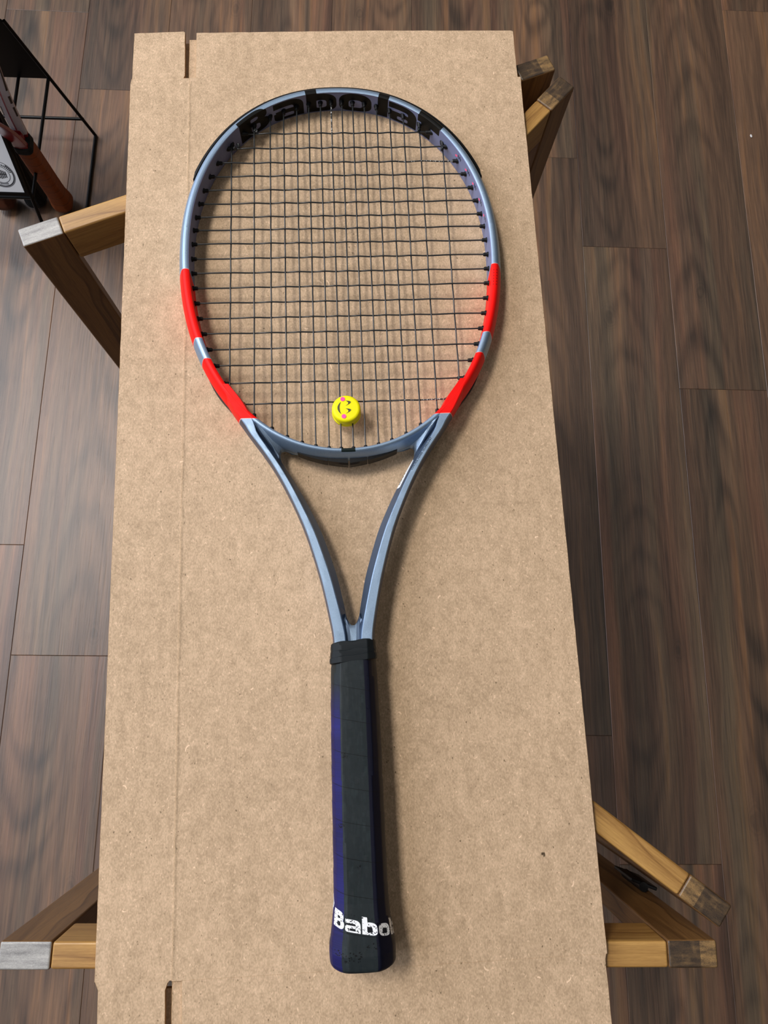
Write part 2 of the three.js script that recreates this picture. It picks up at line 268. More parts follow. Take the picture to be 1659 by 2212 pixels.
const hoopPart = (T, n) => {
  const rows = []; for (let i = 0; i <= n; i++) { const phi = lerp(T[0][0], T[T.length - 1][0], i / n); rows.push(SEC.map((_, k) => P(...secPoint(k, phi)))); }
  return sweptSmooth(rows, [1, 2, 3], (i, j) => [arcU(T, lerp(T[0][0], T[T.length - 1][0], i / n)), j >= SEC.length ? 1 : SEC[j][3] / SECLEN]);
};
const PAINT = '#93a9c0', RED = '#f4140f', INK = '#11110f';
const speckle = (g, w, h, n, seed, lights = ['rgba(205,226,245,', 'rgba(40,60,95,']) => { const r = rng(seed); for (let k = 0; k < n; k++) { g.fillStyle = lights[r() < 0.5 ? 0 : 1] + (0.05 + 0.22 * r()).toFixed(2) + ')'; const s = 1 + r() * 1.4; g.fillRect(r() * w, r() * h, s, s); } };
// heavy rounded letters of the head print, drawn in a box (x0..x1) from base yb to x-height yx, ascenders to ya
const LETTER = {
  rr(g, x0, y0, x1, y1, r) { const [a, b, c, d] = Array.isArray(r) ? r : [r, r, r, r]; g.moveTo(x0 + a, y0); g.lineTo(x1 - b, y0); g.quadraticCurveTo(x1, y0, x1, y0 + b); g.lineTo(x1, y1 - c); g.quadraticCurveTo(x1, y1, x1 - c, y1); g.lineTo(x0 + d, y1); g.quadraticCurveTo(x0, y1, x0, y1 - d); g.lineTo(x0, y0 + a); g.quadraticCurveTo(x0, y0, x0 + a, y0); g.closePath(); },
  B(g, x0, x1, yb, yx, ya) { const w = x1 - x0, h = yb - ya, r = h * 0.3; this.rr(g, x0, ya, x1 - w * 0.06, ya + h * 0.53, [0, r, r * 0.7, 0]); this.rr(g, x0, ya + h * 0.47, x1, yb, [0, r * 0.7, r, 0]); g.fill(); },
  Bh(g, x0, x1, yb, yx, ya) { const w = x1 - x0, h = yb - ya, r = h * 0.1; this.rr(g, x0 + w * 0.40, ya + h * 0.28, x1 - w * 0.34, ya + h * 0.43, [r * 0.4, r, r, r * 0.4]); this.rr(g, x0 + w * 0.40, ya + h * 0.60, x1 - w * 0.30, yb - h * 0.15, [r * 0.4, r, r, r * 0.4]); g.fill(); },
  a(g, x0, x1, yb, yx) { const h = yb - yx, r = h * 0.42; this.rr(g, x0, yx, x1, yb, [h * 0.03, r, h * 0.03, h * 0.2]); g.fill(); },
  ah(g, x0, x1, yb, yx) { const w = x1 - x0, h = yb - yx; this.rr(g, x0 - 2, yx + h * 0.31, x1 - w * 0.32, yx + h * 0.47, [0, h * 0.1, 0, 0]); this.rr(g, x0 - 3, yx + h * 0.31, x0 + w * 0.07, yx + h * 0.56, 0); this.rr(g, x0 + w * 0.3, yx + h * 0.69, x1 - w * 0.32, yb - h * 0.13, h * 0.06); g.fill(); },
  b(g, x0, x1, yb, yx, ya) { const w = x1 - x0, h = yb - yx; this.rr(g, x0, ya, x0 + w * 0.36, yb, 0); this.rr(g, x0 + w * 0.1, yx, x1, yb, [0, h * 0.42, h * 0.35, 0]); g.fill(); },
  bh(g, x0, x1, yb, yx) { const w = x1 - x0, h = yb - yx; this.rr(g, x0 + w * 0.33, yx + h * 0.36, x1 - w * 0.33, yb - h * 0.2, [h * 0.06, h * 0.14, h * 0.14, h * 0.06]); g.fill(); },
  o(g, x0, x1, yb, yx) { const h = yb - yx; this.rr(g, x0, yx, x1, yb, [h * 0.42, h * 0.45, h * 0.35, h * 0.35]); g.fill(); },
  oh(g, x0, x1, yb, yx) { const w = x1 - x0, h = yb - yx; this.rr(g, x0 + w * 0.29, yx + h * 0.37, x1 - w * 0.29, yb - h * 0.2, [h * 0.16, h * 0.16, h * 0.1, h * 0.1]); g.fill(); },
  l(g, x0, x1, yb, yx, ya) { this.rr(g, x0, ya, x1, yb, 0); g.fill(); },
  t(g, x0, x1, yb, yx, ya) { const w = x1 - x0; this.rr(g, x0, ya, x1, lerp(ya, yb, 0.5), [0, 0, 4, 4]); this.rr(g, x0 + w * 0.16, ya, x0 + w * 0.60, yb, 0); g.fill(); },
  draw(g, ch, ink, bare, ...box) { g.fillStyle = ink; g.beginPath(); this[ch](g, ...box); if (this[ch + 'h']) { g.fillStyle = bare; g.beginPath(); this[ch + 'h'](g, ...box); } },
};
const vPx = (s, h) => (1 - s / SECLEN) * h;                     // canvas row of a place round the section
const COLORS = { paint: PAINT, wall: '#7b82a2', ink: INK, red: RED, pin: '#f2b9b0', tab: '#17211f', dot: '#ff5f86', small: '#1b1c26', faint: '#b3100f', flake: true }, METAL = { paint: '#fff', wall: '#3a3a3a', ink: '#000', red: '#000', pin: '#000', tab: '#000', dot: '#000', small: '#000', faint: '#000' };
const paintLayer = (w, h, draw) => { const map = canvasTex(w, h, (g) => draw(g, w, h, COLORS)), metalnessMap = canvasTex(w / 2, h / 2, (g) => { g.scale(0.5, 0.5); draw(g, w, h, METAL); }); metalnessMap.colorSpace = THREE.NoColorSpace; return { map, metalnessMap }; };
const upperTex = paintLayer(2048, 512, (g, w, h, C) => {
  g.fillStyle = C.paint; g.fillRect(0, 0, w, h);
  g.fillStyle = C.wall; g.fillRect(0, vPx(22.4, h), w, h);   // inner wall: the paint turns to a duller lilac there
  if (C.flake) speckle(g, w, vPx(23, h), 16000, 5);
  const X = (x, y) => { let best = 0, bd = 1e9; for (const [f] of UP_ARC) { const p = headPoint('I', f), d = (p[0] - x) ** 2 + (p[1] - y) ** 2; if (d < bd) { bd = d; best = f; } } return arcU(UP_ARC, best) * w; };
  const base = vPx(2.0, h), xh = vPx(20.6, h), asc = vPx(27.4, h), bTop = vPx(25.6, h), bare = C.wall;
  const put = (ch, a, b, top) => LETTER.draw(g, ch, C.ink, bare, X(...a), X(...b), base, xh, top ?? asc);
  put('B', [-80.5, 634], [-56.5, 653], bTop); put('a', [-53.5, 656], [-28, 665]); put('b', [-25.8, 666], [0.2, 670]); put('o', [2.6, 670], [30, 664.5]);
  put('l', [34.6, 663], [43, 660]); put('a', [44.2, 660], [66.5, 645]); put('t', [67.5, 645], [85, 629]);
  // spec dots and small print down the right inner wall
  for (const [x, y] of [[100.8, 611], [107.2, 596.6], [112.6, 583], [116.6, 567.5], [119, 552.5]]) {
    const u = X(x, y); g.fillStyle = C.dot; g.beginPath(); g.ellipse(u, vPx(15.2, h), 7, 12, 0.5, 0, 7); g.fill();
    g.fillStyle = C.small; for (let k = 0; k < 4; k++) { g.fillRect(u + 11 + k * 7, vPx(18.6 - (k % 2), h), 4, 26); g.fillRect(u + 11 + k * 7, vPx(17.2, h), 6, 4); }
  }
});
const lowerTex = paintLayer(2048, 512, (g, w, h, C) => {
  g.fillStyle = C.paint; g.fillRect(0, 0, w, h);
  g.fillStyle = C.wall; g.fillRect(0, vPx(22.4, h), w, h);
  if (C.flake) speckle(g, w, vPx(23, h), 16000, 8);
  const U = (phi) => { while (phi > SPLIT) phi -= 2 * Math.PI; return arcU(LOW_ARC, phi) * w; };
  const edgeLine = (y, right, slant) => SEC.map(([c, t, z, s]) => { const wall = s <= 22 ? slant * (11 - z) / 22 : s > 28 ? slant * 0.5 * Math.min(1, (s - 28) / 10) : 0, cc = c.slice(0, 2); let f = phiAtY(cc, y - wall, right); if (c.length > 2) f = lerp(f, phiAtY(c.slice(2), y - wall, right), t); return [U(f), vPx(s, h)]; });
  for (const right of [true, false]) for (const [ya, yb] of [[503, 443.3], [425.5, 375.6]]) {
    const A = edgeLine(ya, right, 6), B = edgeLine(yb, right, 6).reverse();
    const path = (d) => { g.beginPath(); A.forEach(([u, v], i) => i ? g.lineTo(u, v) : g.moveTo(u, v)); g.lineTo(A[A.length - 1][0], 0); g.lineTo(B[0][0], 0); B.forEach(([u, v]) => g.lineTo(u, v)); g.closePath(); };
    g.strokeStyle = C.pin; g.lineWidth = 3; path(); g.stroke(); g.fillStyle = C.red; g.fill();
  }
  // dark tab on the throat bridge
  const u0 = U(-Math.PI / 2 + 0.03), u1 = U(-Math.PI / 2 - 0.02); g.fillStyle = C.tab; g.fillRect(Math.min(u0, u1) - 6, vPx(27.4, h), Math.abs(u1 - u0) + 12, vPx(20, h) - vPx(27.4, h));
  // faint print on the right red band
  g.fillStyle = C.faint; for (let k = 0; k < 6; k++) { const u = U(phiAtY('F1', 498 - k * 2.6, true)); g.fillRect(u, vPx(27.0, h), 5, 10); g.fillRect(u + 2, vPx(24.2, h), 4, 8); }
});
// throat arms: [along, outer edge, outer rim of the top face, inner rim, inner edge]
const ARM = [[404, 97.8, 94.6, 89, 88], [390, 91.2, 87.4, 79, 77], [379, 84.6, 81.6, 73, 71.5], [371, 79.2, 76, 69.6, 68.2], [364, 74.6, 72.2, 67.4, 64.5], [350, 64.8, 62.5, 58.6, 54.6], [337, 56.4, 54.4, 50.4, 46.4], [322, 48.3, 46.4, 42.2, 37.6], [304, 40, 38.2, 33.6, 28.4], [288, 33.7, 31.8, 26.6, 21.3], [270, 28.0, 26.2, 20.4, 15.2], [253.5, 23.5, 21.7, 15.4, 10.3], [241, 20.6, 18.8, 12.3, 7.6], [224, 17.3, 15.4, 8.4, 4.4], [211, 15.1, 13.4, 6, 3], [190, 14.4, 12.6, 5, 2.4]];
const planUV = (p) => [p.x / 0.208 + 0.5, (-p.z - 0.185) / 0.225];
const armGeo = (s) => {
  const rows = []; for (let i = 0; i <= 90; i++) {
    const a = lerp(404, 199, i / 90), [E, F1, F2, I] = interp(ARM, a), m = (x, z) => P(s * x, a, z);
    rows.push([m(F2, -11), m(lerp(F2, I, 0.6), -5), m(I, -1), m(I, 1), m(lerp(F2, I, 0.55), 5.5), m(lerp(F2, I, 0.06), 10.5), m(F2 + 0.3, 11), m((F1 + F2) / 2, 11.12), m(F1 - 0.3, 11), m(lerp(F1, E, 0.15), 10.4), m(lerp(F1, E, 0.75), 5), m(E, 1), m(E, -1), m(lerp(F1, E, 0.7), -5), m(F1, -11)]);
  }
  return loft(rows, { closedRing: true, crease: 0.4, uv: (i, j, p) => planUV(p), capA: true, capB: true });
};
const webGeo = (pts, zTop, bev) => {                            // the infill between two members, its upper face rising by zTop(across, along)
  const sh = new THREE.Shape(pts.map(([x, y]) => new THREE.Vector2(x / 1000, y / 1000)));
  const g = new THREE.ExtrudeGeometry(sh, { depth: 0.016, bevelEnabled: true, bevelThickness: bev, bevelSize: bev * 0.9, bevelOffset: -bev * 0.9, bevelSegments: 5, curveSegments: 10 });
  g.translate(0, 0, -0.008); const p = g.attributes.position, uv = [];
  for (let i = 0; i < p.count; i++) { const x = p.getX(i), y = p.getY(i), z = p.getZ(i); p.setXYZ(i, x, z > 0 ? z - 0.008 + zTop(x * 1000, y * 1000) / 1000 : z, -y); uv.push(...planUV(new THREE.Vector3(x, 0, -y))); }
  g.setAttribute('uv', new THREE.Float32BufferAttribute(uv, 2)); g.deleteAttribute('normal');
  return toCreasedNormals(g, 1.0);
};
const mouth = (s) => webGeo(s > 0 ? MOUTH.map(([x, y]) => [x, y]) : MOUTH.map(([x, y]) => [-x, y]).reverse(), (x, y) => lerp(-2.5, 8.4, smooth(352, 373, y)), 0.0035);
const MOUTH = [[71.5, 374.5], [60, 367.5], [50, 361], [42, 356], [36, 352.6], [38.5, 351.6], [44, 353.4], [48.4, 354.8], [51, 354.2], [51.9, 352], [51.6, 348.4], [50.6, 344], [52, 341.5], [55, 347], [62, 357], [68, 366]];
const veeGeo = () => webGeo([[-7, 188], [7, 188], [7, 222], [5.2, 227], [4.0, 223.4], [2.6, 220.2], [1, 218.6], [-1, 218.6], [-2.6, 220.2], [-4.0, 223.4], [-5.2, 227], [-7, 222]], (x, y) => 3.4, 0.003);
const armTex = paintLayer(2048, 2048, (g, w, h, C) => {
  const X = (x) => (x / 208 + 0.5) * w, Y = (a) => (1 - (a - 185) / 225) * h;
  g.fillStyle = C.paint; g.fillRect(0, 0, w, h); if (C.flake) { speckle(g, w, h, 240000, 12); const shadeStrip = (k0, k1, c) => { for (const s of [-1, 1]) { g.fillStyle = c; g.beginPath(); const L = []; for (let a = 402; a >= 200; a -= 4) { const v = interp(ARM, a); L.push([X(s * lerp(v[k0[0]], v[k0[1]], k0[2])), Y(a), X(s * lerp(v[k1[0]], v[k1[1]], k1[2])), Y(a)]); } L.forEach((q, i) => i ? g.lineTo(q[0], q[1]) : g.moveTo(q[0], q[1])); L.reverse().forEach((q) => g.lineTo(q[2], q[3])); g.fill(); } }; shadeStrip([1, 0, 0.2], [1, 0, 1.3], '#5b6478'); shadeStrip([2, 3, 0.1], [2, 3, 1.3], '#5f7087'); }  // outer and inner arm walls painted darker, as shade in the colour
  g.fillStyle = C.red; g.fillRect(0, 0, w, Y(375.6)); g.fillStyle = C.pin; g.fillRect(0, Y(375.8), w, 4);
  // print along the right arm, reading up towards the head
  g.save(); g.translate(X(47.3), Y(331.4)); g.scale(w / 208, h / 225); g.rotate(-Math.atan2(25.2, 16.6)); g.fillStyle = C.flake ? '#10151c' : '#000'; g.font = 'italic bold 2.5px sans-serif'; g.textBaseline = 'middle';
  const T = 'CONTROL FRAME TECHNOLOGY', mw = g.measureText(T).width; g.scale(29.6 / mw, 1); g.fillText(T, 0, 0.1); g.restore();
  // white pad with dark print on the inner wall of the right arm
  g.save(); g.translate(X(46.9), Y(340.2)); g.scale(w / 208, h / 225); g.rotate(Math.atan2(19.4, -10.4)); g.fillStyle = C.flake ? '#eef2f2' : '#000'; g.beginPath(); LETTER.rr(g, -3.2, -2.2, 23, 2.6, 1.6); g.fill();
  g.fillStyle = C.flake ? '#14161a' : '#000'; g.font = 'italic bold 2.6px sans-serif'; g.textBaseline = 'middle'; g.save(); g.translate(20.5, -0.5); g.rotate(Math.PI); g.scale(18.5 / g.measureText('Babolat').width, 1); g.fillText('Babolat', 0, 0); g.restore(); g.restore();
  g.fillStyle = '#ff6a50'; g.fillRect(X(-17.5), Y(211), 26, 50);   // orange tick beside the collar
});
// handle: an octagon with soft edges
const OCT = (hw, hh, top, sd = 0.42) => {
  let p = [[top, hh], [hw, hh * sd], [hw, -hh * sd], [top, -hh], [-top, -hh], [-hw, -hh * sd], [-hw, hh * sd], [-top, hh]];
  for (const k of [0.17, 0.25, 0.25]) p = p.flatMap((a, i) => { const b = p[(i + 1) % p.length]; return [[lerp(a[0], b[0], k), lerp(a[1], b[1], k)], [lerp(a[0], b[0], 1 - k), lerp(a[1], b[1], 1 - k)]]; });
  return p;
};
const GRIP = [[0, 17.6, 15.5, 11], [1.2, 19.6, 17.6, 12], [4, 21.2, 19, 12.3], [14, 21.4, 19, 12.2], [20, 20.4, 18.4, 11.6], [30, 19.0, 17.4, 10.8], [42, 18.1, 16.4, 10.2], [70, 17.7, 16, 9.9], [140, 17.2, 15.7, 9.6], [180, 16.4, 15.2, 9.2], [196, 15.6, 14.4, 8.8]];
const gripGeo = (() => {
  const rows = [], n = 300, PITCH = 21.8; let M;
  const o0 = OCT(17.5, 15.8, 9.8), ARC = [0]; o0.forEach((p, j) => { const q = o0[(j + 1) % o0.length]; ARC.push(ARC[j] + Math.hypot(q[0] - p[0], q[1] - p[1])); }); const LEN = ARC[o0.length]; ARC.forEach((v, j) => { ARC[j] = v / LEN + 0.11; });
  for (let i = 0; i <= n; i++) {
    const a = i / n * 197, [hw, hh, top] = interp(GRIP, a), o = OCT(hw, hh, top); M = o.length;
    rows.push(o.map(([x, z], j) => { const t = ((a - 8) / PITCH + j / M * 1.0) % 1, tt = (t + 1) % 1, bump = 0.22 * tt + (fbm(j * 0.37, a * 0.13, 6, 2) - 0.5) * 0.25 - (tt > 0.965 ? 0.18 : 0), q = 1 + bump / Math.hypot(x, z); return P(x * q - 0.5, a, z * q); }));
  }
  return loft(rows, { closedRing: true, crease: 0.6, capA: true, uv: (i, j) => [ARC[j], i / n] });
})();
const gripTex = canvasTex(1024, 2048, (g, w, h) => {            // u: round the handle from the upper right edge, v: from the butt
  const Y = (a) => (1 - a / 197) * h, r = rng(31);
  g.fillStyle = '#1f2628'; g.fillRect(0, 0, w, h);
  for (let k = 0; k < 5000; k++) { g.fillStyle = `rgba(${r() < 0.5 ? '70,80,80' : '5,8,10'},${(0.03 + 0.06 * r()).toFixed(2)})`; g.fillRect(r() * w, r() * h, 2 + r() * 20, 3 + r() * 60); }
  // blue light on the bevel left of the top face, painted in as navy
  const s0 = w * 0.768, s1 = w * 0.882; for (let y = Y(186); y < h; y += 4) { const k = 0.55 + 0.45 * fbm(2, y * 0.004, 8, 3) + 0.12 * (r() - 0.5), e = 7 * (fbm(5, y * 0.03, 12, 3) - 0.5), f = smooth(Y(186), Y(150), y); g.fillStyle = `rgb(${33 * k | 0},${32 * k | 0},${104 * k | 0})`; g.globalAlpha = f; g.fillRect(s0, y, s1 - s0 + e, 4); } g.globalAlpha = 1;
  g.fillStyle = '#05071a'; g.fillRect(w * 0.05, 0, w * 0.24, h);  // right-hand facets painted darker to stand for their shade
  // seams of the spiral wrap and scuffs
  for (let a = -30; a < 215; a += 21.8) { g.strokeStyle = 'rgba(4,5,6,0.85)'; g.lineWidth = 3; g.beginPath(); g.moveTo(0, Y(a + 8)); g.lineTo(w, Y(a + 8 - 21.8)); g.stroke(); }
  for (const [u, a, n, sp] of [[0.79, 118, 8, 26], [0.90, 131, 14, 34], [0.78, 85, 16, 30], [0.87, 87, 26, 30], [0.78, 64, 5, 20], [0.97, 62, 5, 18], [0.76, 15, 16, 34], [0.93, 10, 34, 60], [0.86, 12, 14, 40], [0.03, 16, 12, 40], [0.80, 140, 6, 16]]) for (let k = 0; k < n; k++) { g.fillStyle = 'rgba(3,4,6,0.9)'; g.beginPath(); g.ellipse(((u + 1) % 1) * w + (r() - 0.5) * sp * 1.6, Y(a) + (r() - 0.5) * sp, 1 + 5 * r(), 1 + 3.4 * r(), r() * 6, 0, 7); g.fill(); }
  // worn white print round the butt
  const print = (off) => {
    g.save(); g.translate(off, 0); g.transform(1.1, 0.25, 0, 1, 0, 0);
    const b = Y(27.0), xh = Y(34.2), as = Y(36.8), L = (ch, x0, x1) => LETTER.draw(g, ch, '#f4f6f7', '#15171c', x0, x1, b, xh, as);
    L('B', 0, 78); L('a', 85, 160); L('b', 167, 240); L('o', 247, 318); L('l', 326, 346); L('a', 354, 426); L('t', 434, 486);
    g.fillStyle = '#f4f6f7'; g.beginPath(); g.moveTo(-30, Y(43)); g.lineTo(-12, Y(38.5)); g.lineTo(-40, Y(31)); g.lineTo(-52, Y(31)); g.lineTo(-28, Y(38.5)); g.lineTo(-46, Y(43)); g.fill();
    for (let k = 0; k < 320; k++) { const x = r() * 560; g.fillStyle = '#12141a'; g.beginPath(); const yy = lerp(as, b, r()); g.ellipse(x, yy, 1 + 5 * r() * r(), 1 + 3 * r(), r() * 3, 0, 7); g.fill(); }
    g.restore();
  };
  print(w * 0.803); print(w * 0.803 - w);
});
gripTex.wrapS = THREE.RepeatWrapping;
const M = {
  hoop: [upperTex, lowerTex].map((maps) => new THREE.MeshPhysicalMaterial({ ...maps, metalness: 0.75, roughness: 0.46, specularIntensity: 0.3 })),
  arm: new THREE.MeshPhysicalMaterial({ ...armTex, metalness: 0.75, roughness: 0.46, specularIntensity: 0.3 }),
  black: new THREE.MeshPhysicalMaterial({ color: 0x0c0d0e, roughness: 0.5, specularIntensity: 0.6 }),
  rubber: new THREE.MeshPhysicalMaterial({ color: 0x12181b, roughness: 0.6, specularIntensity: 0.5 }),
  string: new THREE.MeshPhysicalMaterial({ color: 0x2a2d2e, roughness: 0.28, specularIntensity: 1 }),
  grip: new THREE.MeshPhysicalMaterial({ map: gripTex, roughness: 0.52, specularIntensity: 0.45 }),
};
const wornString = (flip) => new THREE.MeshPhysicalMaterial({ roughness: 0.4, map: canvasTex(1024, 64, (g, w, h) => { const r = rng(3); g.fillStyle = '#2a2d2e'; g.fillRect(0, 0, w, h); for (let k = 0; k < 90; k++) { const x = r() * r() * 0.3 * w; g.fillStyle = 'rgba(225,225,220,0.8)'; g.fillRect(flip ? w - x : x, r() * h, 1 + r() * 4, 4 + r() * 20); } }) });
const wornMain = wornString(false), wornCross = wornString(true);
const MAINS = [4.65, 13.95, 24.1, 34.5, 45.8, 57.4, 71, 90].flatMap((x) => [-x, x]).sort((a, b) => a - b);
const CROSSES = [638, 623.3, 609, 596, 582.5, 569.8, 557, 545, 532, 518.5, 505.3, 492, 478.5, 465, 451.6, 438, 424, 409, 391.4];
const tube = (pts, rad, seg, radial = 7) => new THREE.TubeGeometry(new THREE.CatmullRomCurve3(pts, false, 'centripetal'), seg, rad, radial);
const SHARED = {};
function buildRacquet(t, detail) {
  const G = SHARED;
  G.hoop ??= mergeGeometries([hoopPart(UP_ARC, 180), hoopPart(LOW_ARC, 180)], true);
  part('hoop', G.hoop, M.hoop, t);
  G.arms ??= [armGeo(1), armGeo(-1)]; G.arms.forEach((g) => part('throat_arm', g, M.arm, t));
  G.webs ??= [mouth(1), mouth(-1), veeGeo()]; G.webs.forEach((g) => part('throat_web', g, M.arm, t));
  // bumper guard round the tip, its rim finely toothed
  G.bumper ??= (() => { const rows = [], a0 = THREE.MathUtils.degToRad(23.5), a1 = Math.PI - a0, n = 640; for (let i = 0; i <= n; i++) { const f = lerp(a0, a1, i / n), e = Math.min(1, Math.min(i, n - i) / 14), tooth = (i % 4 < 2 ? 0.5 : -0.4) * e, o = 0.2 + 1.5 * e; rows.push([[0.2, -6.4], [o, -5.6], [o + tooth, -4], [o, -1.5], [o, 1.5], [o + tooth, 4], [o, 6.2], [0.2, 7.4], [-0.6, 7.6], [-1.2, 0]].map(([d, z]) => { const p = headPoint('E', f, d - Math.abs(z) * 0.13); return P(p[0], p[1], z); })); } return loft(rows, { closedRing: true, crease: 0.5 }); })();
  part('bumper_guard', G.bumper, M.black, t);
  // black pads under the throat bridge
  const padOf = (xa, xb, ha, hb) => { const rows = []; for (let i = 0; i <= 14; i++) { const x = lerp(xa, xb, i / 14), o = lerp(ha, hb, i / 14), y = headY('E', x, false); rows.push([[-1.5, 3.6], [o * 0.7, 2.8], [o, 0.8], [o * 0.9, -6.5], [-1.5, -8]].map(([d, z]) => P(x, y - d, z))); } return loft(rows, { closedRing: true, crease: 0.5, capA: true, capB: true }); };
  G.pads ??= [padOf(-38, -15.2, 0.3, 2.6), padOf(-14.6, 0.1, 2.4, 4.0), padOf(1.6, 14.8, 4.0, 2.6), padOf(15.6, 38, 2.6, 0.3)];
  G.pads.forEach((g) => part('throat_pad', g, M.black, t));
  const cheek = (s) => { const rows = []; for (let i = 0; i <= 20; i++) { const a = lerp(413, 388, i / 20), x = Math.max(headX('E', a), a < 404 ? interp(ARM, a)[0] : 0) + 0.9 * Math.sin(i / 20 * Math.PI); rows.push([[0, -2], [0, -8], [-3, -8.5], [-3, -2]].map(([d, z]) => P(s * (x + d), a, z))); } return loft(rows, { closedRing: true, crease: 0.5, capA: true, capB: true }); };
  G.cheeks ??= [cheek(1), cheek(-1)]; G.cheeks.forEach((g) => part('side_guard', g, M.black, t));
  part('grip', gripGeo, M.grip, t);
  // rubber collar: overlapping, slightly skewed bands
  const band = (a0, a1, tilt, grow, wav) => { const rows = []; for (let i = 0; i <= 8; i++) { const q = i / 8, o = OCT(15.3 + grow, 13.2 + grow, 11.4, 0.6), bulge = 0.5 * Math.sin(q * Math.PI) - (i === 0 || i === 8 ? 0.9 : 0); rows.push(o.map(([x, z], j) => { const k = 1 + bulge / Math.hypot(x, z); return P(x * k - 0.5, lerp(a0, a1, q) + tilt * x + wav * Math.sin(x * 0.4 + a0) * (q - 0.3), z * k); })); } return loft(rows, { closedRing: true, crease: 0.7, capA: true, capB: true }); };
  G.bands ??= [band(199.5, 207.4, 0.07, 0.35, 0.5), band(195.4, 202.2, 0.115, 0.7, 1.0), band(192.6, 197.8, 0.085, 1.25, 0.4)];
  G.bands.forEach((g) => part('collar_band', g, M.rubber, t));
  // strings, woven: mains over and under crosses in turn
  const amp = 0.62, over = (i, j) => ((i + j) % 2 ? 1 : -1);
  G.mains ??= MAINS.map((x, i) => { const yT = headY('I', x, true) + 2, yB = headY('I', x, false) - 2, pts = [P(x, yT, 0)]; CROSSES.forEach((y, j) => { if (y < yT - 4 && y > yB + 4) pts.push(P(x, y, amp * over(i, j))); }); pts.push(P(x, yB, 0)); return tube(pts, 0.00063, pts.length * 5); });
  G.crosses ??= CROSSES.map((y, j) => { const xe = headX('I', y) + 2, pts = [P(-xe, y, 0)]; MAINS.forEach((x, i) => { if (Math.abs(x) < xe - 4) pts.push(P(x, y + 0.12 * over(i, j), -amp * over(i, j))); }); pts.push(P(xe, y, 0)); return tube(pts, 0.00063, pts.length * 5); });
  G.mains.forEach((g, i) => part('string', g, detail && i === 7 ? wornMain : M.string, t));
  G.crosses.forEach((g, j) => part('string', g, detail && (j === 18 || j === 2) ? wornCross : M.string, t));
  if (!detail) return;
  const gr = new THREE.LatheGeometry([[0.7, 0.0042], [1.25, 0.0042], [1.55, 0.0036], [1.55, 0.0012], [2.1, 0.0008], [2.1, -0.002]].map(([r, y]) => new THREE.Vector2(r / 1000, y)), 12);
  const grommet = (x, y, dx, dy) => { const m = part('grommet', gr, M.black, t); m.position.copy(P(x, y, 0)); m.quaternion.setFromUnitVectors(new THREE.Vector3(0, 1, 0), new THREE.Vector3(dx, 0, -dy).normalize()); };
  for (const x of MAINS) { grommet(x, headY('I', x, true), 0, -1); grommet(x, headY('I', x, false), 0, 1); }
  for (const y of CROSSES) { grommet(headX('I', y), y, -1, 0); grommet(-headX('I', y), y, 1, 0); }
  // tied ends
  const knotGeo = new THREE.TorusKnotGeometry(0.0009, 0.00075, 40, 6, 2, 3);
  for (const [x, y] of [[-85.5, 626], [-88.4, 623.4], [-70.8, 641], [71.4, 640], [90.4, 621], [91.2, 409]]) { const s = Math.sign(x), k = part('string_knot', knotGeo, M.string, t); k.position.copy(P(x - s * 1.2, y - 0.8, 1.2)); k.rotation.set(x, y, 1); k.scale.set(1, 1.2, 1); }
}
const TILT = -0.0134;                                          // the butt is thicker than the head, so the racquet lies a little nose-down
const racquet = thing('tennis_racquet', 'grey-blue and red tennis racquet with a black grip lying on the cardboard', 'tennis racquet');
racquet.position.set(0.0075, TOP + 0.0192, 0.1856); racquet.rotation.order = 'YXZ'; racquet.rotation.y = YAW_RACQUET; racquet.rotation.x = TILT;
buildRacquet(racquet, true);
racquet.updateMatrixWorld(true);

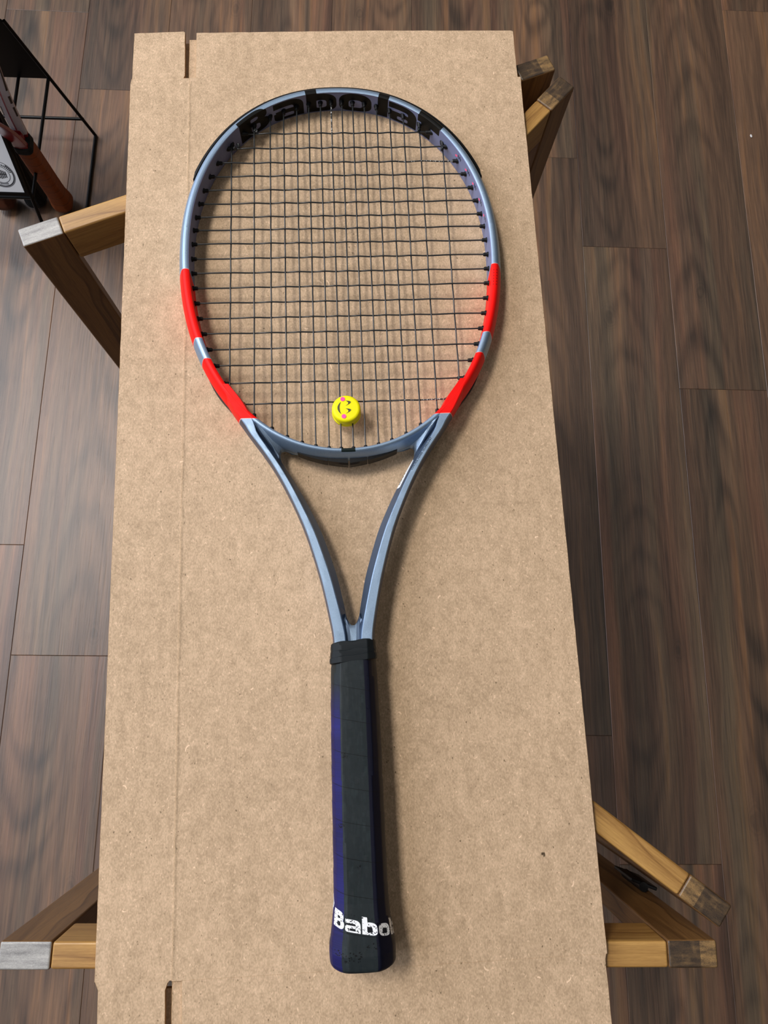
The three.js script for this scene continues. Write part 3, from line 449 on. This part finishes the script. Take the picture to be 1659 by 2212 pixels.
// ------------------------------------------------------------------ vibration dampener on the strings
{
  const t = thing('vibration_dampener', 'round yellow smiling-face vibration dampener clipped between the racquet strings', 'dampener');
  const m4 = racquet.matrixWorld.clone().multiply(new THREE.Matrix4().makeTranslation(...P(0.1, 383.2, 0).toArray()));
  m4.decompose(t.position, t.quaternion, t.scale);
  const yellow = new THREE.MeshPhysicalMaterial({ color: 0xf7ee00, roughness: 0.5, specularIntensity: 0.6 }), ink = new THREE.MeshStandardMaterial({ color: 0x4a4628, roughness: 0.6 }), pink = new THREE.MeshStandardMaterial({ color: 0xff4fae, roughness: 0.55 });
  const prof = (pts) => new THREE.LatheGeometry(pts.map(([r, y]) => new THREE.Vector2(r / 1000, y / 1000)), 56);
  part('face_cap', prof([[0, 7.4], [8.6, 7.4], [9.8, 7.1], [10.6, 6.4], [11.05, 5.2], [11.15, 1.0], [10.9, 0.75], [9.4, 0.7], [9.4, 0.4], [0, 0.4]]), yellow, t);
  part('base_disc', prof([[0, 0.4], [9.4, 0.4], [9.4, -0.4], [10.9, -0.5], [11.3, -0.9], [11.3, -3.2], [10.6, -4.2], [8, -4.6], [0, -4.6]]), yellow, t);
  const flat = (shape, d = 0.00035) => new THREE.ExtrudeGeometry(shape, { depth: d, bevelEnabled: false, curveSegments: 20 }).rotateX(-Math.PI / 2).translate(0, 0.0073, 0);
  const cres = (pts) => { const s = new THREE.Shape(); s.moveTo(pts[0][0] / 1000, pts[0][1] / 1000); s.quadraticCurveTo(pts[1][0] / 1000, pts[1][1] / 1000, pts[2][0] / 1000, pts[2][1] / 1000); s.quadraticCurveTo(pts[3][0] / 1000, pts[3][1] / 1000, pts[0][0] / 1000, pts[0][1] / 1000); return s; };
  // the face looks to the picture's right: mouth at the left, eyes in the middle
  part('mouth', flat(cres([[-4.2, 5.0], [-9.4, 0.1], [-4.0, -4.8], [-6.3, 0.1]])), ink, t);
  for (const y of [4.1, -2.3]) part('eye', flat(cres([[-0.4, y + 2.0], [7.4, y + 1.6], [-0.2, y - 2.0], [3.4, y + 0.1]])), ink, t);
  for (const [x, y] of [[-2.6, 7.4], [-2.0, -6.7]]) part('cheek', new THREE.CylinderGeometry(0.00175, 0.00175, 0.0006, 28).translate(x / 1000, 0.0074, -y / 1000), pink, t);
}

// ------------------------------------------------------------------ wooden trestles
{
  const wood = (seed, c, dark) => { const W = 512, H = 256, px = new Uint8Array(W * H * 4); for (let j = 0; j < H; j++) for (let i = 0; i < W; i++) { const x = i / W * 0.5, y = j / H * 0.06; const wob = (fbm(x * 7, y * 20, seed, 3) - 0.5) * 0.03; const ln = Math.pow(noise(x * 5, (y + wob) * 420, seed + 14), 5); let b = 0.62 + (fbm(x * 3, (y + wob) * 120, seed + 3, 4) - 0.5) * 0.8 - ln * 0.75 + (noise(x * 70, y * 1900, seed + 9) - 0.5) * 0.3 + (noise(x * 420, y * 2600, seed + 19) - 0.5) * 0.14; b = clamp(b); const o = (j * W + i) * 4; for (let k = 0; k < 3; k++) px[o + k] = lerp(dark[k], c[k], b); px[o + 3] = 255; } const t = dataTex(W, H, px); t.repeat.set(1 / 0.5, 1 / 0.06); return t; };
  const honeyMap = wood(11, [198, 154, 86], [124, 84, 36]), legMap = wood(23, [150, 110, 62], [84, 56, 28]);
  const endWood = (seed, light, dark, block) => { const W = 384, H = 256, px = new Uint8Array(W * H * 4), r = rng(seed); for (let j = 0; j < H; j++) for (let i = 0; i < W; i++) { const x = i / W * 0.038, y = j / H * 0.022; let b = 0.55 + (fbm(x * 60, y * 420, seed, 4) - 0.5) * 1.1 + (noise(x * 1800, y * 2600, seed + 7) - 0.5) * 0.35; if (block && x < 0.024 + (noise(y * 900, 3, seed) - 0.5) * 0.0003) b = b * 0.55 - 0.1 + 0.35 * smooth(0.5, 0.8, fbm(x * 150, y * 150, seed + 30, 3)); const o = (j * W + i) * 4; for (let k = 0; k < 3; k++) px[o + k] = clamp(lerp(dark[k], light[k], clamp(b)), 0, 255); px[o + 3] = 255; } for (let n = 0; n < 60; n++) { let u = r() * W, v = r() * H; const a = (r() - 0.5) * 1.4, L = 10 + r() * 50; for (let q = 0; q < L; q++) { u += Math.cos(a); v += Math.sin(a); const o = ((v | 0) * W + (u | 0)) * 4; if (u < W && v >= 0 && v < H) for (let k = 0; k < 3; k++) px[o + k] = Math.min(255, px[o + k] * 1.14 + 6); } } return dataTex(W, H, px); };
  const endMap = endWood(37, [158, 124, 76], [44, 33, 24], true), greyMap = endWood(51, [186, 184, 178], [118, 116, 114], false);
  const mk = (map, rough = 0.45) => new THREE.MeshPhysicalMaterial({ map, roughness: rough, clearcoat: 0.25, clearcoatRoughness: 0.35 });
  const honey = mk(honeyMap), leg = mk(legMap), worn = mk(endMap, 0.5), grey = mk(greyMap, 0.45), iron = new THREE.MeshStandardMaterial({ color: 0x0b0b0c, roughness: 0.45, metalness: 0.4 });
  const bar = (lx, ly, lz, axis) => {                          // a planed bar with eased edges, uv in metres with u along the grain
    const g = new RoundedBoxGeometry(lx, ly, lz, 2, 0.0018), p = g.attributes.position, n = g.attributes.normal, uv = g.attributes.uv;
    for (let i = 0; i < p.count; i++) { const c = [p.getX(i), p.getY(i), p.getZ(i)], nn = [Math.abs(n.getX(i)), Math.abs(n.getY(i)), Math.abs(n.getZ(i))], face = nn.indexOf(Math.max(...nn)); const other = [0, 1, 2].filter((k) => k !== axis && k !== face); if (face === axis) uv.setXY(i, c[other[0]] / 0.038 + 0.5, c[other[1]] / 0.022 + 0.5); else uv.setXY(i, c[axis] + c[other[0]] * 0.02, c[other[0]] + face * 0.021); }
    return g;
  };
  const HT = TOP - 2 * SHEET - 0.0002, D = 0.018, RAIL = 0.038;
  function frame(t, from, to, topA, topB) {                     // an upright frame between two plan points, its rail level with the leg tops
    const dx = to[0] - from[0], dz = to[1] - from[1], L = Math.hypot(dx, dz), turn = Math.atan2(-dz, dx), LW = 0.035;
    const put = (name, g, mat, s, y) => { const m = part(name, g, mat, t); m.position.set(from[0] + dx / L * s - t.position.x, y, from[1] + dz / L * s - t.position.z); m.rotation.y = turn; return m; };
    const legG = bar(LW, HT, D, 1);
    put('leg', legG, [leg, leg, topA, leg, leg, leg], LW / 2, HT / 2); put('leg', legG, [leg, leg, topB, leg, leg, leg], L - LW / 2, HT / 2);
    const railL = L - 2 * LW - 0.0006;
    put('top_rail', bar(railL, RAIL, D - 0.001, 0), honey, L / 2, HT - RAIL / 2); put('lower_rail', bar(railL, RAIL, D - 0.001, 0), honey, L / 2, 0.12);
  }
  const hingeGeo = mergeGeometries([new RoundedBoxGeometry(0.011, 0.04, 0.003, 2, 0.001).translate(-0.0065, 0, 0), new RoundedBoxGeometry(0.011, 0.04, 0.003, 2, 0.001).translate(0.0065, 0, 0), new THREE.CylinderGeometry(0.004, 0.004, 0.042, 12).translate(0, 0, 0.002)]);
  const hinge = (t, x, z, y, turn) => { const m = part('hinge', hingeGeo, iron, t); m.position.set(x - t.position.x, y, z - t.position.z); m.rotation.y = turn; };
  const near = thing('folding_trestle', 'wooden folding trestle under the butt end of the racquet', 'trestle'); near.position.set(0.008, 0, 0.18);
  frame(near, [-0.239, 0.189], [0.255, 0.1905], grey, worn); frame(near, [0.2635, 0.167], [-0.134, -0.126], worn, worn);
  for (const y of [0.575, 0.14]) hinge(near, 0.247, 0.1745, y, THREE.MathUtils.degToRad(-20));
  const far = thing('folding_trestle', 'wooden folding trestle under the head of the racquet, beside the wire rack', 'trestle'); far.position.set(-0.06, 0, -0.45);
  frame(far, [-0.289, -0.3535], [0.171, -0.5515], grey, worn); frame(far, [0.1845, -0.531], [-0.134, -0.154], worn, worn);
  for (const y of [0.535, 0.14]) hinge(far, 0.187, -0.541, y, THREE.MathUtils.degToRad(70));
}

// ------------------------------------------------------------------ wire rack with racquets and a sign at the upper left
{
  const steel = new THREE.MeshStandardMaterial({ color: 0x0a0b0c, roughness: 0.38, metalness: 0.5 });
  const V = (x, y, z) => new THREE.Vector3(x, y, z);
  const rod = (a, b, r = 0.0029) => new THREE.TubeGeometry(new THREE.LineCurve3(a, b), 1, r, 10);
  const bent = (pts, r = 0.0029) => { const c = new THREE.CurvePath(); for (let i = 0; i < pts.length - 1; i++) c.add(new THREE.LineCurve3(pts[i], pts[i + 1])); return mergeGeometries(pts.slice(0, -1).map((p, i) => rod(p, pts[i + 1], r)).concat(pts.slice(1, -1).map((p) => new THREE.SphereGeometry(r, 12, 8).translate(p.x, p.y, p.z)))); };
  const O = V(-0.70, 0, -0.90), rack = thing('wire_rack', 'black metal wire racquet rack standing on the floor at the upper left', 'rack'); rack.position.copy(O);
  const A = (g) => g.translate(-O.x, -O.y, -O.z);
  const zb = -1.044, mirror = (x) => -1.40 - x;                 // the rack is the same on its left side, out of the picture
  for (const s of [(x) => x, mirror]) {
    part('side_rod', A(bent([V(s(-0.600), 0.258, zb), V(s(-0.5405), 0.0032, zb), V(s(-0.5415), 0.0032, -0.80)], 0.0031)), steel, rack);
    part('front_rod', A(bent([V(s(-0.577), 0.34, -0.873), V(s(-0.575), 0.0032, -0.742)], 0.0031)), steel, rack);
    part('shelf_rod', A(rod(V(s(-0.575), 0.143, zb), V(s(-0.575), 0.143, -0.796))), steel, rack);
  }
  part('shelf_rod', A(rod(V(-0.628, 0.143, zb), V(-0.628, 0.143, -0.98))), steel, rack);
  part('cross_rod', A(rod(V(-0.548, 0.046, zb), V(mirror(-0.548), 0.046, zb))), steel, rack);
  part('cross_rod', A(rod(V(-0.575, 0.143, -0.797), V(mirror(-0.575), 0.143, -0.797))), steel, rack);
  part('cross_rod', A(rod(V(-0.5405, 0.0032, -0.80), V(-0.575, 0.0032, -0.742))), steel, rack);
  const sh = new THREE.Shape([[-0.5755, 0.143], [-0.6005, 0.252], [-0.606, 0.258], [mirror(-0.606), 0.258], [mirror(-0.6005), 0.252], [mirror(-0.5755), 0.143]].map(([x, y]) => new THREE.Vector2(x, y)));
  part('back_plate', A(new THREE.ExtrudeGeometry(sh, { depth: 0.002, bevelEnabled: true, bevelSize: 0.0015, bevelThickness: 0.001, bevelSegments: 2 }).translate(0, 0, zb - 0.002)), steel, rack);

  // sign leaning on the front rods
  const sign = thing('rack_sign', 'white sign plate with a round grey emblem on the front of the wire rack', 'sign');
  const lean = Math.atan2(0.131, 0.3355); sign.position.set(-0.70, 0.158, -0.7975); sign.rotation.x = -lean;
  const white = new THREE.MeshStandardMaterial({ roughness: 0.4, map: canvasTex(1024, 768, (g, w, h) => {
    g.fillStyle = '#eef3f6'; g.fillRect(0, 0, w, h);
    const cx = w * 0.883, cy = h * 0.822; g.lineWidth = 9; g.strokeStyle = '#3d4046';
    g.beginPath(); g.arc(cx, cy, 88, -0.9, 2.2); g.stroke(); g.lineWidth = 4; for (const r of [96, 62]) { g.beginPath(); g.arc(cx, cy, r, 0, 7); g.stroke(); }
    g.lineWidth = 13; g.setLineDash([7, 4]); g.beginPath(); g.arc(cx, cy, 76, 2.5, 6.1); g.stroke(); g.setLineDash([]);
    g.fillStyle = '#2c2e33'; for (let k = -3; k <= 3; k++) g.fillRect(cx + k * 12 - 4, cy - 38 + Math.abs(k) * 5, 8, 70 - Math.abs(k) * 8);
    g.fillRect(cx - 42, cy - 6, 84, 7); g.fillStyle = '#8a8f94'; g.fillRect(cx - 30, cy + 60, 60, 16);
  }) });
  const plate = new RoundedBoxGeometry(0.240, 0.18, 0.003, 2, 0.0012); { const p = plate.attributes.position, uv = plate.attributes.uv; for (let i = 0; i < p.count; i++) uv.setXY(i, p.getX(i) / 0.24 + 0.5, p.getY(i) / 0.18 + 0.5); }
  part('plate', plate.translate(0, 0.09, 0.002), white, sign);
  const rim = []; for (const [w, h, x, y] of [[0.25, 0.005, 0, -0.0025], [0.25, 0.005, 0, 0.1825], [0.005, 0.18, 0.1225, 0.09], [0.005, 0.18, -0.1225, 0.09]]) rim.push(new THREE.BoxGeometry(w, h, 0.006).translate(x, y, 0.002));
  part('border', mergeGeometries(rim), steel, sign);

  // three racquets standing in the rack, butts on the floor
  const redArm = new THREE.MeshPhysicalMaterial({ roughness: 0.3, clearcoat: 0.6, clearcoatRoughness: 0.2, map: canvasTex(1024, 1024, (g, w, h) => {
    const X = (x) => (x / 208 + 0.5) * w, Y = (a) => (1 - (a - 185) / 225) * h; g.fillStyle = '#86101a'; g.fillRect(0, 0, w, h);
    // silver panel down one arm, with black outlines and lettering blocks
    const edge = (k) => { const o = []; for (let a = 400; a >= 214; a -= 6) { const [E, F1, F2, I] = interp(ARM, a); o.push([lerp(I, F1, k) , a]); } return o; };
    g.fillStyle = '#b9bcc6'; g.beginPath(); edge(0.0).forEach(([x, a], i) => i ? g.lineTo(X(x), Y(a)) : g.moveTo(X(x), Y(a))); edge(0.84).reverse().forEach(([x, a]) => g.lineTo(X(x), Y(a))); g.fill();
    g.fillStyle = '#16181c'; for (const [a0, a1, k0, k1] of [[330, 292, 0.38, 0.66], [284, 272, 0.34, 0.6], [266, 250, 0.34, 0.56]]) { g.beginPath(); const q = (a, k) => { const [E, F1, F2, I] = interp(ARM, a); return [X(lerp(I, F1, k)), Y(a)]; }; g.moveTo(...q(a0, k0)); g.lineTo(...q(a0, k1)); g.lineTo(...q(a1, k1)); g.lineTo(...q(a1, k0)); g.fill(); }
  }) });
  const redHoop = new THREE.MeshPhysicalMaterial({ color: 0x9a1420, roughness: 0.3, clearcoat: 0.6 });
  const leather = (c, seed) => new THREE.MeshStandardMaterial({ roughness: 0.6, map: canvasTex(256, 512, (g, w, h) => { const r = rng(seed); g.fillStyle = c; g.fillRect(0, 0, w, h); for (let k = 0; k < 500; k++) { g.fillStyle = `rgba(${r() < 0.5 ? '30,12,4' : '190,110,60'},0.08)`; g.fillRect(r() * w, r() * h, 3 + r() * 14, 2 + r() * 10); } for (let a = 0; a < 10; a++) { g.strokeStyle = 'rgba(20,8,2,0.7)'; g.lineWidth = 2; g.beginPath(); g.moveTo(0, a * h / 9); g.lineTo(w, a * h / 9 + h / 9); g.stroke(); } }) });
  const stand = (t, butt, axis) => {                            // butt on the floor, length along axis, face turned to the room's right
    const Az = axis.clone().normalize().negate(), Ay = V(1, 0, 0).addScaledVector(Az, -V(1, 0, 0).dot(Az)).normalize(), Ax = new THREE.Vector3().crossVectors(Ay, Az).normalize();
    t.quaternion.setFromRotationMatrix(new THREE.Matrix4().makeBasis(Ax, Ay, Az)); t.position.copy(butt);
  };
  const GRP = 'racquets standing in the wire rack';
  const r1 = thing('tennis_racquet', 'dark red and silver tennis racquet with an orange-brown grip leaning in the wire rack', 'tennis racquet', GRP);
  buildRacquet(r1, false);
  const swap = (t, hoop, arm, grip) => t.traverse((m) => { if (!m.isMesh) return; if (/^hoop/.test(m.name)) m.material = hoop; if (/^throat_(arm|web)/.test(m.name)) m.material = arm; if (/^grip/.test(m.name)) m.material = grip; });
  swap(r1, [redHoop, redHoop], redArm, leather('#8f4614', 5)); stand(r1, V(-0.584, 0.0105, -0.884), V(0.075, 0.98, 0.15));
  const r2 = r1.clone(); r2.name = numbered('tennis_racquet'); scene.add(r2); tag(r2, 'tennis racquet with a black grip whose butt shows beside the white sign in the rack', 'tennis racquet', GRP);
  const dark = new THREE.MeshPhysicalMaterial({ color: 0x15171a, roughness: 0.4 }); swap(r2, [dark, dark], dark, M.rubber); stand(r2, V(-0.634, 0.0105, -0.887), V(0.0, 0.98, -0.15));
  const r3 = r1.clone(); r3.name = numbered('tennis_racquet'); scene.add(r3); tag(r3, 'tennis racquet with a dark brown grip whose butt shows below the white sign', 'tennis racquet', GRP);
  swap(r3, [dark, dark], dark, leather('#5a2c14', 9)); stand(r3, V(-0.692, 0.0105, -0.880), V(0.0, 0.98, -0.15));
}
// a white scrap on the floor at the right
{
  const g = new THREE.IcosahedronGeometry(0.0032, 1); g.scale(0.7, 0.35, 1.25); g.translate(0, 0.0012, 0);
  const s = shadows(new THREE.Mesh(g, new THREE.MeshStandardMaterial({ color: 0xd9d6d2, roughness: 0.8 }))); s.name = 'paper_scrap'; s.position.set(0.8045, 0, -1.098); s.rotation.y = 0.2; scene.add(s);
  tag(s, 'tiny white scrap lying on the dark floor planks at the right', 'scrap');
}
renderer.render(scene, camera);
